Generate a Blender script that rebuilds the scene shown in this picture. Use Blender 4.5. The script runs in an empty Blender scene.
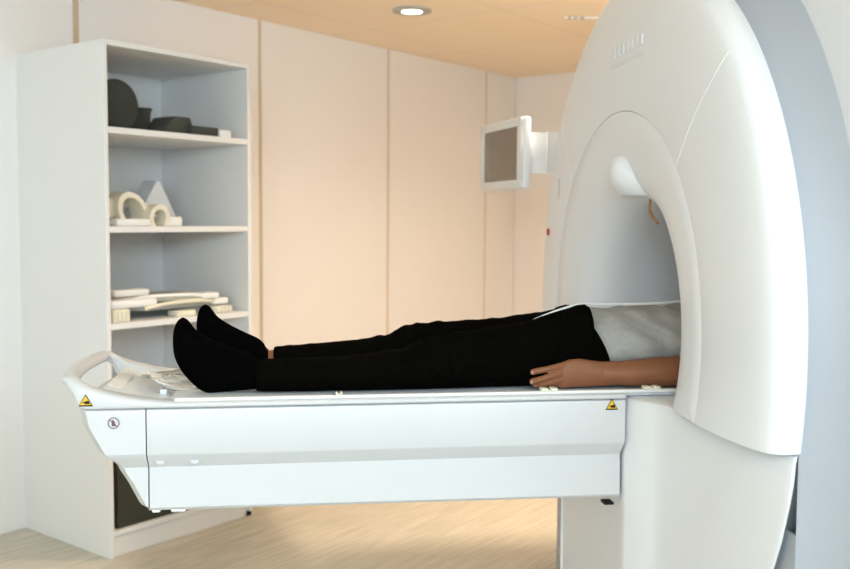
import bpy, bmesh, math, random
from mathutils import Vector, Matrix, noise
random.seed(7)
PI = math.pi
S = bpy.context.scene
C = S.collection
YAW = 0.658; PITCH = 0.0672; ROLL = 0.0063; CAMH = 1.3333
FW = (math.cos(YAW), math.sin(YAW)); RT = (math.sin(YAW), -math.cos(YAW))
BETA = math.radians(8)
TH = math.atan2(math.cos(BETA)*RT[1]+math.sin(BETA)*FW[1], math.cos(BETA)*RT[0]+math.sin(BETA)*FW[0])
def W(a, b, z=0.0):            # scanner frame -> room
    r = a*math.cos(BETA)-b*math.sin(BETA); d = a*math.sin(BETA)+b*math.cos(BETA)
    return Vector((r*RT[0]+d*FW[0], r*RT[1]+d*FW[1], z))

# ------------------------------------------------------------------ materials
def srgb(r, g, b):
    f = lambda c: (c/255/12.92) if c/255 <= .04045 else ((c/255+.055)/1.055)**2.4
    return (f(r), f(g), f(b), 1)
def mat(name, col, rough=.5, spec=.5, metal=0, noise_amt=0, nscale=30, bump=0, bscale=200, coat=0, trans=0, emit=None, es=0, sheen=0):
    m = bpy.data.materials.new(name); m.use_nodes = True
    nt = m.node_tree; p = nt.nodes['Principled BSDF']
    p.inputs['Base Color'].default_value = col
    p.inputs['Roughness'].default_value = rough
    p.inputs['Specular IOR Level'].default_value = spec
    p.inputs['Metallic'].default_value = metal
    p.inputs['Coat Weight'].default_value = coat
    p.inputs['Coat Roughness'].default_value = .15
    p.inputs['Transmission Weight'].default_value = trans
    p.inputs['Sheen Weight'].default_value = sheen
    if emit:
        p.inputs['Emission Color'].default_value = emit; p.inputs['Emission Strength'].default_value = es
    tc = nt.nodes.new('ShaderNodeTexCoord')
    n = nt.nodes.new('ShaderNodeTexNoise'); n.inputs['Scale'].default_value = nscale; n.inputs['Detail'].default_value = 4
    nt.links.new(tc.outputs['Object'], n.inputs['Vector'])
    mx = nt.nodes.new('ShaderNodeMix'); mx.data_type = 'RGBA'
    k = 1-noise_amt
    mx.inputs[6].default_value = (col[0]*k, col[1]*k, col[2]*k, 1)
    mx.inputs[7].default_value = (min(1, col[0]*(1+noise_amt)), min(1, col[1]*(1+noise_amt)), min(1, col[2]*(1+noise_amt)), 1)
    nt.links.new(n.outputs['Fac'], mx.inputs[0]); nt.links.new(mx.outputs[2], p.inputs['Base Color'])
    if bump:
        n2 = nt.nodes.new('ShaderNodeTexNoise'); n2.inputs['Scale'].default_value = bscale; n2.inputs['Detail'].default_value = 3
        nt.links.new(tc.outputs['Object'], n2.inputs['Vector'])
        bp = nt.nodes.new('ShaderNodeBump'); bp.inputs['Strength'].default_value = bump; bp.inputs['Distance'].default_value = .002
        nt.links.new(n2.outputs['Fac'], bp.inputs['Height']); nt.links.new(bp.outputs['Normal'], p.inputs['Normal'])
    return m
M = {}
M['wall'] = mat('wall_paint', srgb(240, 237, 235), .6, .3, noise_amt=.01, nscale=3)
M['groove'] = mat('groove_strip', srgb(206, 186, 158), .6, .3, noise_amt=.02)
M['cab'] = mat('cabinet_laminate', srgb(232, 231, 229), .42, .4, noise_amt=.01, nscale=8)
M['gantry'] = mat('gantry_plastic', srgb(235, 236, 239), .38, .45, noise_amt=.006, nscale=4)
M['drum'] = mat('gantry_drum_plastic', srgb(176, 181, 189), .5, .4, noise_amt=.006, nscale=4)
M['bore'] = mat('bore_liner_plastic', srgb(228, 228, 228), .4, .4, noise_amt=.006, nscale=4)
M['table'] = mat('table_plastic', srgb(215, 216, 218), .35, .45, noise_amt=.005, nscale=5)
M['board'] = mat('board_plastic', srgb(236, 240, 243), .3, .5, noise_amt=.01)
M['seam'] = mat('seam_shadow_gap', srgb(168, 166, 162), .6, .2, noise_amt=.02)
M['seamlight'] = mat('seam_light', srgb(245, 245, 244), .3, .5, noise_amt=.01)
M['cream'] = mat('cream_plastic', srgb(232, 226, 206), .4, .4, noise_amt=.03)
M['whitepl'] = mat('white_plastic', srgb(240, 240, 238), .35, .5, noise_amt=.01)
M['greypl'] = mat('grey_plastic', srgb(176, 175, 168), .45, .4, noise_amt=.03)
M['foam'] = mat('dark_foam', srgb(72, 74, 68), .9, .15, noise_amt=.08, nscale=60, bump=.4)
M['darkbin'] = mat('dark_bin', srgb(58, 60, 50), .6, .3, noise_amt=.05)
M['black'] = mat('black_rubber', srgb(22, 22, 22), .6, .3, noise_amt=.05)
M['cloth'] = mat('black_trouser_cloth', (.0026, .0024, .0018, 1), 1, .01, noise_amt=.2, nscale=90, bump=.25, bscale=500)
M['sock'] = mat('black_sock_knit', (.0016, .0016, .0015, 1), 1, .01, noise_amt=.15, nscale=200, bump=.3, bscale=900)
M['shirt'] = mat('grey_marl_jersey', srgb(170, 169, 166), .9, .1, noise_amt=.16, nscale=120, bump=.9, bscale=34)
M['skin'] = mat('brown_skin', srgb(140, 90, 60), .52, .4, noise_amt=.08, nscale=35, bump=.15, bscale=300)
M['nail'] = mat('finger_nail', srgb(186, 142, 118), .35, .5, noise_amt=.02)
M['hair'] = mat('black_hair', (.01, .009, .008, 1), .8, .2, noise_amt=.3, nscale=200, bump=.6, bscale=300)
M['yellow'] = mat('sign_yellow', srgb(240, 190, 40), .45, .4, noise_amt=.01)
M['ink'] = mat('sign_black', srgb(48, 34, 22), .5, .3, noise_amt=.02)
M['maroon'] = mat('sign_maroon', srgb(120, 84, 90), .5, .3, noise_amt=.02)
M['red'] = mat('red_button', srgb(190, 30, 20), .35, .5, noise_amt=.02)
M['label'] = mat('embossed_grey', srgb(205, 204, 198), .45, .4, noise_amt=.02)
M['emboss'] = mat('embossed_faint', srgb(231, 232, 236), .45, .4, noise_amt=.01)
M['brownreflect'] = mat('tan_reflection', srgb(170, 134, 92), .5, .4, noise_amt=.05)
M['tube'] = mat('clear_pale_tubing', srgb(226, 222, 212), .2, .5, noise_amt=.02, trans=.35)
M['metal'] = mat('brushed_metal', srgb(190, 190, 188), .3, .5, metal=.9, noise_amt=.05)
M['screen'] = mat('dark_glossy_screen', srgb(104, 90, 72), .12, .6, noise_amt=.03, nscale=6, coat=.6)
M['monframe'] = mat('monitor_frame', srgb(232, 230, 226), .4, .4, noise_amt=.01)
M['monwhite'] = mat('monitor_shell', srgb(240, 243, 246), .4, .4, noise_amt=.01)
M['lampglow'] = mat('lamp_glow', (1, 1, 1, 1), .5, .3, emit=(1, .93, .8, 1), es=9)
M['bag'] = mat('milky_plastic_film', srgb(240, 244, 247), .3, .5, noise_amt=.02, trans=.25)

def floor_mat():
    m = bpy.data.materials.new('pale_grained_floor'); m.use_nodes = True; nt = m.node_tree; p = nt.nodes['Principled BSDF']
    tc = nt.nodes.new('ShaderNodeTexCoord')
    mp = nt.nodes.new('ShaderNodeMapping'); mp.inputs['Scale'].default_value = (1.6, 26, 1)
    n = nt.nodes.new('ShaderNodeTexNoise'); n.inputs['Scale'].default_value = 2.2; n.inputs['Detail'].default_value = 6; n.inputs['Roughness'].default_value = .65
    nt.links.new(tc.outputs['Object'], mp.inputs['Vector']); nt.links.new(mp.outputs['Vector'], n.inputs['Vector'])
    cr = nt.nodes.new('ShaderNodeValToRGB')
    cr.color_ramp.elements[0].position = .32; cr.color_ramp.elements[0].color = srgb(188, 180, 162)
    cr.color_ramp.elements[1].position = .68; cr.color_ramp.elements[1].color = srgb(222, 214, 198)
    nt.links.new(n.outputs['Fac'], cr.inputs['Fac'])
    br = nt.nodes.new('ShaderNodeTexBrick'); br.inputs['Scale'].default_value = 1; br.inputs['Brick Width'].default_value = 1.6; br.inputs['Row Height'].default_value = .2
    br.inputs['Mortar Size'].default_value = .0012
    br.inputs['Color1'].default_value = (1, 1, 1, 1); br.inputs['Color2'].default_value = (.95, .95, .94, 1); br.inputs['Mortar'].default_value = (.86, .84, .8, 1)
    nt.links.new(tc.outputs['Object'], br.inputs['Vector'])
    mx = nt.nodes.new('ShaderNodeMix'); mx.data_type = 'RGBA'; mx.blend_type = 'MULTIPLY'; mx.inputs[0].default_value = 1
    nt.links.new(cr.outputs['Color'], mx.inputs[6]); nt.links.new(br.outputs['Color'], mx.inputs[7])
    nt.links.new(mx.outputs[2], p.inputs['Base Color']); p.inputs['Roughness'].default_value = .45
    return m
def ceil_mat():
    m = bpy.data.materials.new('ceiling_tiles'); m.use_nodes = True; nt = m.node_tree; p = nt.nodes['Principled BSDF']
    tc = nt.nodes.new('ShaderNodeTexCoord')
    mp = nt.nodes.new('ShaderNodeMapping'); mp.inputs['Location'].default_value = (-4.05, -2.66, 0)
    br = nt.nodes.new('ShaderNodeTexBrick'); br.offset = 0; br.inputs['Scale'].default_value = 1
    br.inputs['Brick Width'].default_value = .84; br.inputs['Row Height'].default_value = .84; br.inputs['Mortar Size'].default_value = .004
    c = srgb(246, 229, 205)  # cream tiles, tinted warmer to carry lamp light bounced off the floor
    br.inputs['Color1'].default_value = c; br.inputs['Color2'].default_value = c
    br.inputs['Mortar'].default_value = (c[0]*.84, c[1]*.82, c[2]*.78, 1)
    nt.links.new(tc.outputs['Object'], mp.inputs['Vector']); nt.links.new(mp.outputs['Vector'], br.inputs['Vector'])
    nt.links.new(br.outputs['Color'], p.inputs['Base Color']); p.inputs['Roughness'].default_value = .85
    return m
M['floor'] = floor_mat(); M['ceil'] = ceil_mat()

# ------------------------------------------------------------------ mesh helpers
def smooth(me, ang=40):
    for p in me.polygons: p.use_smooth = True
    try: me.set_sharp_from_angle(angle=math.radians(ang))
    except Exception: pass
def link(name, bm, m, parent=None, off=(0, 0, 0), sm=True, ang=40):
    me = bpy.data.meshes.new(name)
    bmesh.ops.recalc_face_normals(bm, faces=bm.faces)
    bm.to_mesh(me); bm.free()
    if any(off): me.transform(Matrix.Translation(-Vector(off)))
    for x in (m if isinstance(m, (list, tuple)) else [m]): me.materials.append(x)
    if sm: smooth(me, ang)
    o = bpy.data.objects.new(name, me); C.objects.link(o)
    if parent: o.parent = parent
    return o
def tag(o, label=None, cat=None, group=None, kind=None):
    if label: o['label'] = label
    if cat: o['category'] = cat
    if group: o['group'] = group
    if kind: o['kind'] = kind
    return o
def empty(name, loc, rz, label, cat, group=None):
    o = bpy.data.objects.new(name, None); C.objects.link(o); o.location = loc; o.rotation_euler = (0, 0, rz); o.empty_display_size = .1
    return tag(o, label, cat, group)
def box(bm, lo, hi, bev=0, seg=2, mi=0):
    vs = [bm.verts.new((x, y, z)) for x in (lo[0], hi[0]) for y in (lo[1], hi[1]) for z in (lo[2], hi[2])]
    fs = [bm.faces.new([vs[i] for i in q]) for q in ((0, 1, 3, 2), (4, 6, 7, 5), (0, 4, 5, 1), (2, 3, 7, 6), (0, 2, 6, 4), (1, 5, 7, 3))]
    for f in fs: f.material_index = mi
    if bev:
        es = list({e for f in fs for e in f.edges})
        bmesh.ops.bevel(bm, geom=es, offset=bev, segments=seg, affect='EDGES', profile=.5)
def tbox(bm, M4, lo, hi, bev=0, seg=2):     # box through a matrix
    b2 = bmesh.new(); box(b2, lo, hi, bev, seg); b2.transform(M4); merge(bm, b2)
def merge(bm, b2):
    me = bpy.data.meshes.new('t'); b2.to_mesh(me); b2.free(); bm.from_mesh(me); bpy.data.meshes.remove(me)
def prism(bm, poly, axis, lo, hi, bev=0, seg=2):   # poly 2D extruded along axis (0,1,2)
    def p3(u, v, w):
        return {0: (w, u, v), 1: (u, w, v), 2: (u, v, w)}[axis]
    A = [bm.verts.new(p3(u, v, lo)) for u, v in poly]; B = [bm.verts.new(p3(u, v, hi)) for u, v in poly]
    n = len(poly); fs = [bm.faces.new(A), bm.faces.new(B[::-1])]
    for i in range(n): fs.append(bm.faces.new((A[i], A[(i+1) % n], B[(i+1) % n], B[i])))
    if bev:
        es = list({e for f in fs for e in f.edges})
        bmesh.ops.bevel(bm, geom=es, offset=bev, segments=seg, affect='EDGES', profile=.5)
def rings(bm, R, cap=True, closed=True):
    V = [[bm.verts.new(p) for p in r] for r in R]
    n = len(V[0])
    for i in range(len(V)-1):
        for j in range(n if closed else n-1):
            k = (j+1) % n
            bm.faces.new((V[i][j], V[i][k], V[i+1][k], V[i+1][j]))
    if cap and closed:
        bm.faces.new(V[0][::-1]); bm.faces.new(V[-1])
    return V
def tube(bm, pts, rad, n=10, closed=False, flat=1.0):
    pts = [Vector(p) for p in pts]; N = len(pts); R = []
    up = Vector((0, 0, 1))
    for i, p in enumerate(pts):
        if closed: t = pts[(i+1) % N]-pts[i-1]
        else: t = pts[min(i+1, N-1)]-pts[max(i-1, 0)]
        t.normalize()
        s = t.cross(up)
        if s.length < .05: s = t.cross(Vector((0, 1, 0)))
        s.normalize(); u = s.cross(t)
        r = rad[i] if isinstance(rad, (list, tuple)) else rad
        R.append([p+s*math.cos(2*PI*k/n)*r+u*math.sin(2*PI*k/n)*r*flat for k in range(n)])
    if closed: R.append(R[0]); 
    if closed:
        V = [[bm.verts.new(p) for p in r] for r in R[:-1]]
        for i in range(N):
            for j in range(n):
                k = (j+1) % n
                bm.faces.new((V[i][j], V[i][k], V[(i+1) % N][k], V[(i+1) % N][j]))
    else: rings(bm, R)
def spline(ctrl, n=8):
    P = [Vector(p) for p in ctrl]; out = []
    for i in range(len(P)-1):
        p0, p1, p2, p3 = P[max(i-1, 0)], P[i], P[i+1], P[min(i+2, len(P)-1)]
        for k in range(n):
            t = k/n
            out.append(.5*((2*p1)+(-p0+p2)*t+(2*p0-5*p1+4*p2-p3)*t*t+(-p0+3*p1-3*p2+p3)*t**3))
    out.append(P[-1]); return out
def pairloft(bm, secs, n=28, sub=4, pw=1.0):
    """sections: (a_bottom, z_bottom, a_top, z_top, b centre, half width)"""
    L = []
    for i in range(len(secs)-1):
        s0, s1, s2, s3 = secs[max(i-1, 0)], secs[i], secs[i+1], secs[min(i+2, len(secs)-1)]
        for k in range(sub):
            t = k/sub
            L.append([.5*((2*q1)+(-q0+q2)*t+(2*q0-5*q1+4*q2-q3)*t*t+(-q0+3*q1-3*q2+q3)*t**3) for q0, q1, q2, q3 in zip(s0, s1, s2, s3)])
    L.append(list(secs[-1]))
    R = []
    for ab, zb, at, zt, b, w in L:
        r = []
        for k in range(n):
            th = 2*PI*k/n; c = math.cos(th); s = math.sin(th)
            s = math.copysign(abs(s)**pw, s); c = math.copysign(abs(c)**pw, c)
            r.append(((ab+at)/2+(at-ab)/2*s, b+w*c, (zb+zt)/2+(zt-zb)/2*s))
        R.append(r)
    rings(bm, R)
def remesh(bm, voxel, sm_it=3, sm_f=.5):
    me = bpy.data.meshes.new('tmp'); bmesh.ops.recalc_face_normals(bm, faces=bm.faces); bm.to_mesh(me); bm.free()
    o = bpy.data.objects.new('tmp', me); C.objects.link(o)
    md = o.modifiers.new('r', 'REMESH'); md.mode = 'VOXEL'; md.voxel_size = voxel; md.use_smooth_shade = True
    if sm_it:
        s = o.modifiers.new('s', 'SMOOTH'); s.iterations = sm_it; s.factor = sm_f
    dg = bpy.context.evaluated_depsgraph_get(); dg.update()
    me2 = bpy.data.meshes.new_from_object(o.evaluated_get(dg))
    bpy.data.objects.remove(o); bpy.data.meshes.remove(me)
    b = bmesh.new(); b.from_mesh(me2); bpy.data.meshes.remove(me2); return b

# ------------------------------------------------------------------ room shell
XL, XR, YF, YB, H = -3.6, 6.02, -1.2, 3.82, 2.38
bm = bmesh.new(); box(bm, (XL-.1, YF-.1, -.1), (XR+.1, YB+.1, 0)); tag(link('floor', bm, M['floor'], sm=False), kind='structure')
bm = bmesh.new(); box(bm, (XL-.1, YF-.1, H), (XR+.1, YB+.1, H+.1)); tag(link('ceiling', bm, M['ceil'], sm=False), kind='structure')
seams = [2.43-1.07*k for k in range(5, 0, -1)]+[2.43, 3.507, 4.566, 5.64]
bm = bmesh.new()
box(bm, (XL-.1, YB+.008, 0), (XR+.1, YB+.1, H), mi=1)
xs = [XL]+seams+[XR]
for i in range(len(xs)-1):
    lo = xs[i]+(.011 if i else 0)+(.006 if abs(xs[i]-2.43) < .01 else 0); hi = xs[i+1]-(.011 if i < len(xs)-2 else 0)-(.006 if abs(xs[i+1]-2.43) < .01 else 0)
    box(bm, (lo, YB, 0), (hi, YB+.012, H), .002, 1)
tag(link('wall_back', bm, [M['wall'], M['groove']], sm=False), kind='structure')
bm = bmesh.new(); box(bm, (XR, YF, 0), (XR+.1, YB, H)); tag(link('wall_right', bm, M['wall'], sm=False), kind='structure')
def wall_hole(name, fixed, lo, hi, u0, u1, w0, w1, ax):   # wall with one window opening
    bm = bmesh.new()
    def bx(a0, a1, z0, z1):
        if ax == 0: box(bm, (fixed-.1, a0, z0), (fixed, a1, z1))
        else: box(bm, (a0, fixed-.1, z0), (a1, fixed, z1))
    bx(lo, u0, 0, H); bx(u1, hi, 0, H); bx(u0, u1, 0, w0); bx(u0, u1, w1, H)
    tag(link(name, bm, M['wall'], sm=False), kind='structure')
    bm = bmesh.new(); t = .05
    def fr(a0, a1, z0, z1):
        if ax == 0: box(bm, (fixed-.08, a0, z0), (fixed-.02, a1, z1), .004)
        else: box(bm, (a0, fixed-.08, z0), (a1, fixed-.02, z1), .004)
    fr(u0, u1, w0, w0+t); fr(u0, u1, w1-t, w1); fr(u0, u0+t, w0+t, w1-t); fr(u1-t, u1, w0+t, w1-t); m_ = (u0+u1)/2; fr(m_-t/2, m_+t/2, w0+t, w1-t)
    return link('window_'+('1' if ax == 0 else '2'), bm, M['whitepl'], sm=False)
WL = (-.8, 2.6, 1.1, 2.25)
WF = (-3.2, 1.8, 1.6, 2.28)  # unseen high window, added so light reaches the shelves at a low angle
tag(wall_hole('wall_left', XL, YF, YB, *WL, 0), kind='structure')
tag(wall_hole('wall_front', YF, XL, XR, *WF, 1), kind='structure')

# ------------------------------------------------------------------ open shelf cabinet
CX, CW, CD, CY = 2.1446, .7371, .6199, 3.2016
cab = empty('open_shelf_cabinet', (CX+CW/2, CY+CD/2, 0), 0, 'tall white open shelf cabinet standing against the panelled back wall', 'cabinet')
oc = (CX+CW/2, CY+CD/2, 0); t = .018
def cpart(name, lo, hi, m='cab', bev=.0015, par=None):
    b = bmesh.new(); box(b, lo, hi, bev, 1); return link(name, b, M[m], par or cab, oc, sm=False)
cpart('side_panel', (CX, CY, 0), (CX+t, YB, 2.01)); cpart('side_panel', (CX+CW-t, CY, .02), (CX+CW, YB, 2.01))
cpart('top_panel', (CX+t, CY, 1.99), (CX+CW-t, YB, 2.01)); cpart('back_panel', (CX+t, YB-.012, .06), (CX+CW-t, YB-.002, 1.99))
SH = [1.671, 1.290, .913, .53]
for z in SH: cpart('shelf', (CX+t, CY+.002, z-.012), (CX+CW-t, YB-.012, z+.012))
cpart('bottom_panel', (CX+t, CY+.002, .085), (CX+CW-t, YB-.012, .105))
cpart('plinth', (CX+t, CY+.012, .0), (CX+CW-t, CY+.03, .085))
for x in (CX+CW-.03,):
    b = bmesh.new(); box(b, (x, CY+.005, 0), (x+.026, CY+.035, .02), .003); link('foot', b, M['black'], cab, oc)
z1, z2, z3 = SH[0]+.012, SH[1]+.012, SH[2]+.012
def single(name, bm, m, base, label, cat, group=None, ang=40):
    o = link(name, bm, m, None, base, ang=ang); o.location = base; return tag(o, label, cat, group)
# top shelf: dark foam pads
b = bmesh.new(); r = .105
rings(b, [[(2.312+rr*math.cos(2*PI*k/48), y, z1+r+rr*math.sin(2*PI*k/48)) for k in range(48)] for y, rr in ((3.36, r-.006), (3.365, r), (3.455, r), (3.46, r-.006))])
single('foam_disc', b, M['foam'], Vector((2.312, 3.41, z1)), 'large round dark grey foam disc standing on edge on the top shelf', 'foam pad', 'dark foam pads on the top shelf')
b = bmesh.new(); prism(b, [(2.44, z1), (2.55, z1), (2.553, z1+.105), (2.567, z1+.118), (2.560, z1+.124), (2.44, z1+.120)], 1, 3.47, 3.56, .003)
single('foam_block', b, M['foam'], Vector((2.5, 3.51, z1)), 'small upright dark grey foam block right behind the round disc', 'foam pad', 'dark foam pads on the top shelf')
b = bmesh.new(); prism(b, [(2.462, z1), (2.63, z1), (2.597, z1+.074), (2.515, z1+.074)], 1, 3.26, 3.40, .004)
single('foam_wedge', b, M['foam'], Vector((2.52, 3.33, z1)), 'dark grey foam wedge with sloping ends in the middle of the top shelf', 'foam pad', 'dark foam pads on the top shelf')
b = bmesh.new(); box(b, (2.585, 3.235, z1), (2.728, 3.33, z1+.04), .004)
single('foam_slab', b, M['foam'], Vector((2.65, 3.28, z1)), 'low flat dark grey foam slab at the right of the top shelf', 'foam pad', 'dark foam pads on the top shelf')
b = bmesh.new(); box(b, (2.735, 3.235, z1), (2.80, 3.29, z1+.034), .004)
single('small_box', b, M['whitepl'], Vector((2.765, 3.26, z1)), 'small white box at the right end of the top shelf', 'box')
# second shelf: head coil etc.
co = (2.40, 3.40, z2)
coil = empty('head_coil', co, 0, 'cream curved plastic head coil with two loops on the second shelf', 'medical coil')
def arch(cx, cy, r, zt, w, a0, a1, th=.014, n=24, lean=0):
    b = bmesh.new(); R = []
    for k in range(n+1):
        a = math.radians(a0+(a1-a0)*k/n)
        c, s = math.cos(a), math.sin(a)
        R.append([(cx+(r+q)*c+lean*(r+q)*s, cy+y, zt+(r*1.0+q)*s*1.15) for q, y in ((-th/2, -w/2), (th/2, -w/2), (th/2, w/2), (-th/2, w/2))])
    rings(b, R); return b
link('coil_arch', arch(2.365, 3.38, .062, z2+.056, .10, -40, 220, .02, lean=-.3), M['cream'], coil, co, ang=60)
link('coil_loop', arch(2.455, 3.31, .040, z2+.034, .06, -50, 235, .018, lean=.1), M['cream'], coil, co, ang=60)
b = bmesh.new(); box(b, (2.25, 3.28, z2), (2.42, 3.46, z2+.03), .008); link('coil_base', b, M['whitepl'], coil, co)
b = bmesh.new(); box(b, (2.24, 3.36, z2+.03), (2.30, 3.46, z2+.11), .015, 3); link('coil_shell', b, M['cream'], coil, co)
b = bmesh.new(); box(b, (2.50, 3.30, z2), (2.585, 3.40, z2+.04), .006)
single('connector_block', b, M['whitepl'], Vector((2.54, 3.35, z2)), 'white rectangular block right beside the cream head coil', 'box')
po = (2.60, 3.52, z2); pk = empty('film_package', po, 0, 'milky plastic package with a dark speck in the back corner of the second shelf', 'package')
b = bmesh.new(); prism(b, [(2.50, z2), (2.72, z2), (2.715, z2+.03), (2.67, z2+.09), (2.63, z2+.19), (2.60, z2+.2), (2.55, z2+.10), (2.50, z2+.06)], 1, 3.50, 3.60, .006)
link('film_bag', b, M['bag'], pk, po)
b = bmesh.new(); prism(b, [(2.565, z2+.065), (2.60, z2+.05), (2.59, z2+.085)], 1, 3.496, 3.499); link('dark_speck', b, M['foam'], pk, po)
# third shelf: flat coil pads
def pad(name, cx, cy, z, w, d, hgt, rz, label, mm, cc):
    o = empty(name, (cx, cy, z), rz, label, 'medical coil', 'flat coil pads stacked on the third shelf')
    b = bmesh.new(); prism(b, [(x*w/2, y*d/2) for x, y in ((-1, -.6), (-.8, -1), (.75, -1), (1, -.5), (1, .6), (.8, 1), (-.8, 1), (-1, .6))], 2, 0, hgt, hgt*.3, 2); link('pad_body', b, mm, o)
    b = bmesh.new(); prism(b, [(x*w/2*.8, y*d/2*.72) for x, y in ((-1, -.8), (.9, -1), (1, .8), (-.9, 1))], 2, hgt, hgt+.004, .001, 1); link('pad_cover', b, M['greypl'], o)
    b = bmesh.new(); tube(b, spline([(-w/2+.02, -d/2-.01, hgt*.5), (-w*.2, -d/2-.02, hgt+.004), (w*.2, -d/2-.02, hgt+.004), (w/2-.02, -d/2-.005, hgt*.5)], 6), .008, 8); link('strap', b, cc, o)
    b = bmesh.new(); box(b, (w/2-.07, -d/2-.02, -.0+.003), (w/2+.015, -d/2+.06, hgt+.008), .006); link('connector', b, M['whitepl'], o)
    return o
pad('coil_pad', 2.54, 3.42, z3+.034, .46, .32, .022, math.radians(4), 'lower grey flat coil pad of the stack on the third shelf', M['greypl'], M['cream'])
pad('coil_pad', 2.50, 3.43, z3+.064, .46, .30, .020, math.radians(-7), 'upper pale flat coil pad of the stack on the third shelf', M['cream'], M['whitepl'])
b = bmesh.new(); box(b, (2.19, 3.24, z3+.051), (2.41, 3.30, z3+.084), .011, 3)
single('handle_grip', b, M['whitepl'], Vector((2.3, 3.27, z3+.052)), 'long rounded white grip at the left of the coil pad stack', 'grip', 'white grips by the coil pads')
b = bmesh.new(); box(b, (2.26, 3.32, z3+.089), (2.43, 3.38, z3+.119), .01, 3)
single('handle_grip', b, M['whitepl'], Vector((2.34, 3.35, z3+.092)), 'white rounded bar lying on top of the coil pad stack', 'grip', 'white grips by the coil pads')
b = bmesh.new(); box(b, (2.19, 3.23, z3), (2.27, 3.31, z3+.05), .005)
for k in range(4): box(b, (2.195+k*.018, 3.226, z3+.01), (2.207+k*.018, 3.232, z3+.04))
single('plug_connector', b, M['cream'], Vector((2.23, 3.27, z3)), 'ribbed cream plug at the left end of the third shelf', 'connector', 'cream plugs on the third shelf')
b = bmesh.new(); box(b, (2.70, 3.235, z3), (2.80, 3.30, z3+.03), .006)
for k in range(4): box(b, (2.71+k*.022, 3.228, z3+.004), (2.722+k*.022, 3.24, z3+.027), .002)
single('plug_connector', b, M['cream'], Vector((2.75, 3.26, z3)), 'cream plug at the right end of the third shelf behind the raised toes', 'connector', 'cream plugs on the third shelf')
b = bmesh.new(); box(b, (2.50, 3.235, z3), (2.60, 3.30, z3+.024), .006)
single('plug_connector', b, M['cream'], Vector((2.55, 3.26, z3)), 'cream plug in the middle of the third shelf under the pads', 'connector', 'cream plugs on the third shelf')
# bottom bay
bo = (2.50, 3.42, .105); bn = empty('storage_bin', bo, 0, 'dark grey green storage bin in the bottom bay of the cabinet', 'bin')
b = bmesh.new(); lo, hi = (2.195, 3.225, .105), (2.84, 3.62, .40); tt = .008
box(b, lo, (hi[0], hi[1], lo[2]+tt)); box(b, (lo[0], lo[1], lo[2]+tt), (hi[0], lo[1]+tt, hi[2])); box(b, (lo[0], hi[1]-tt, lo[2]+tt), hi)
box(b, (lo[0], lo[1]+tt, lo[2]+tt), (lo[0]+tt, hi[1]-tt, hi[2])); box(b, (hi[0]-tt, lo[1]+tt, lo[2]+tt), (hi[0], hi[1]-tt, hi[2]))
link('bin_body', b, M['darkbin'], bn, bo, sm=False)
b = bmesh.new()
for lo2, hi2 in (((2.19, 3.217, .395), (2.845, 3.235, .412)), ((2.19, 3.61, .395), (2.845, 3.628, .412)), ((2.19, 3.235, .395), (2.208, 3.61, .412)), ((2.827, 3.235, .395), (2.845, 3.61, .412))): box(b, lo2, hi2, .003)
link('bin_rim', b, M['darkbin'], bn, bo)

# ------------------------------------------------------------------ MR scanner (scanner frame a, b, z)
D0, ZC = 2.55, 1.058
gO = (1.75, D0, 0.0)
sc = empty('mri_scanner', W(*gO), TH, 'large off white MRI scanner with round tunnel face and a wedge shaped base', 'MRI scanner')
def gp(name, bm, m, par=None, ang=40, **k): return link(name, bm, m, par or sc, gO, ang=ang, **k)
NA = 160
def ky(r): return 1-.076*max(0, min(1, (r-.60)/.33))
def kzz(r): return 1+.026*max(0, min(1, (r-.60)/.33))
def lathe(prof, a0=0, a1=2*PI, n=NA, rz=1.0):
    bm = bmesh.new(); V = []
    for i in range(n):
        th = 2*PI*i/n
        V.append([bm.verts.new((a, D0+r*ky(r)*math.cos(th), ZC+r*kzz(r)*math.sin(th))) for r, a in prof])
    for i in range(n):
        for j in range(len(prof)-1):
            bm.faces.new((V[i][j], V[i][j+1], V[(i+1) % n][j+1], V[(i+1) % n][j]))
    return bm
def cutz(bm, z, below=True):
    bmesh.ops.bisect_plane(bm, geom=bm.verts[:]+bm.edges[:]+bm.faces[:], plane_co=(0, 0, z), plane_no=(0, 0, 1), clear_inner=below, clear_outer=not below)
    return bm
ZA = .885
rim = [(.574, .895), (.5755, .8898), (.580, .8888), (.65, .8888), (.74, .8905), (.82, .897), (.87, .9045), (.90, .912), (.916, .920), (.926, .931), (.931, .945), (.932, .962), (.927, .978), (.90, .982)]
gp('front_cover', cutz(lathe(rim), ZA), M['gantry'], ang=50)
fun = [(.5735, .905), (.5735, .892), (.571, .8903), (.52, .894), (.47, .899), (.43, .907), (.395, .920), (.37, .936), (.348, .956), (.334, .977), (.325, 1.005), (.3205, 1.04), (.32, 1.0598)]
gp('funnel_cover', cutz(lathe(fun), ZA), M['gantry'], ang=50)
gp('bore_liner', lathe([(.32, 1.06), (.32, 1.3), (.32, 2.2), (.345, 2.30), (.42, 2.42)]), M['gantry'], ang=50)
def arch_outline(X, Z, n=60):
    o = [(D0+X*math.cos(PI*k/n), ZC+Z*math.sin(PI*k/n)) for k in range(n+1)]
    return o+[(D0-X, ZC*.66), (D0-X, ZC*.33), (D0-X, 0)][0:3]+[(D0+X, 0), (D0+X, ZC*.33), (D0+X, ZC*.66)]
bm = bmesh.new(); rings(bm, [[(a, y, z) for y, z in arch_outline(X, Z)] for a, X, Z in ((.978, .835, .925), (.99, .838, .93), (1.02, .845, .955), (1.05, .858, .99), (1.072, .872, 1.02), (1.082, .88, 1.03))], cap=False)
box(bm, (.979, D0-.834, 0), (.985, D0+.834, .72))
gp('drum_side', bm, M['drum'], ang=50)
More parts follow.
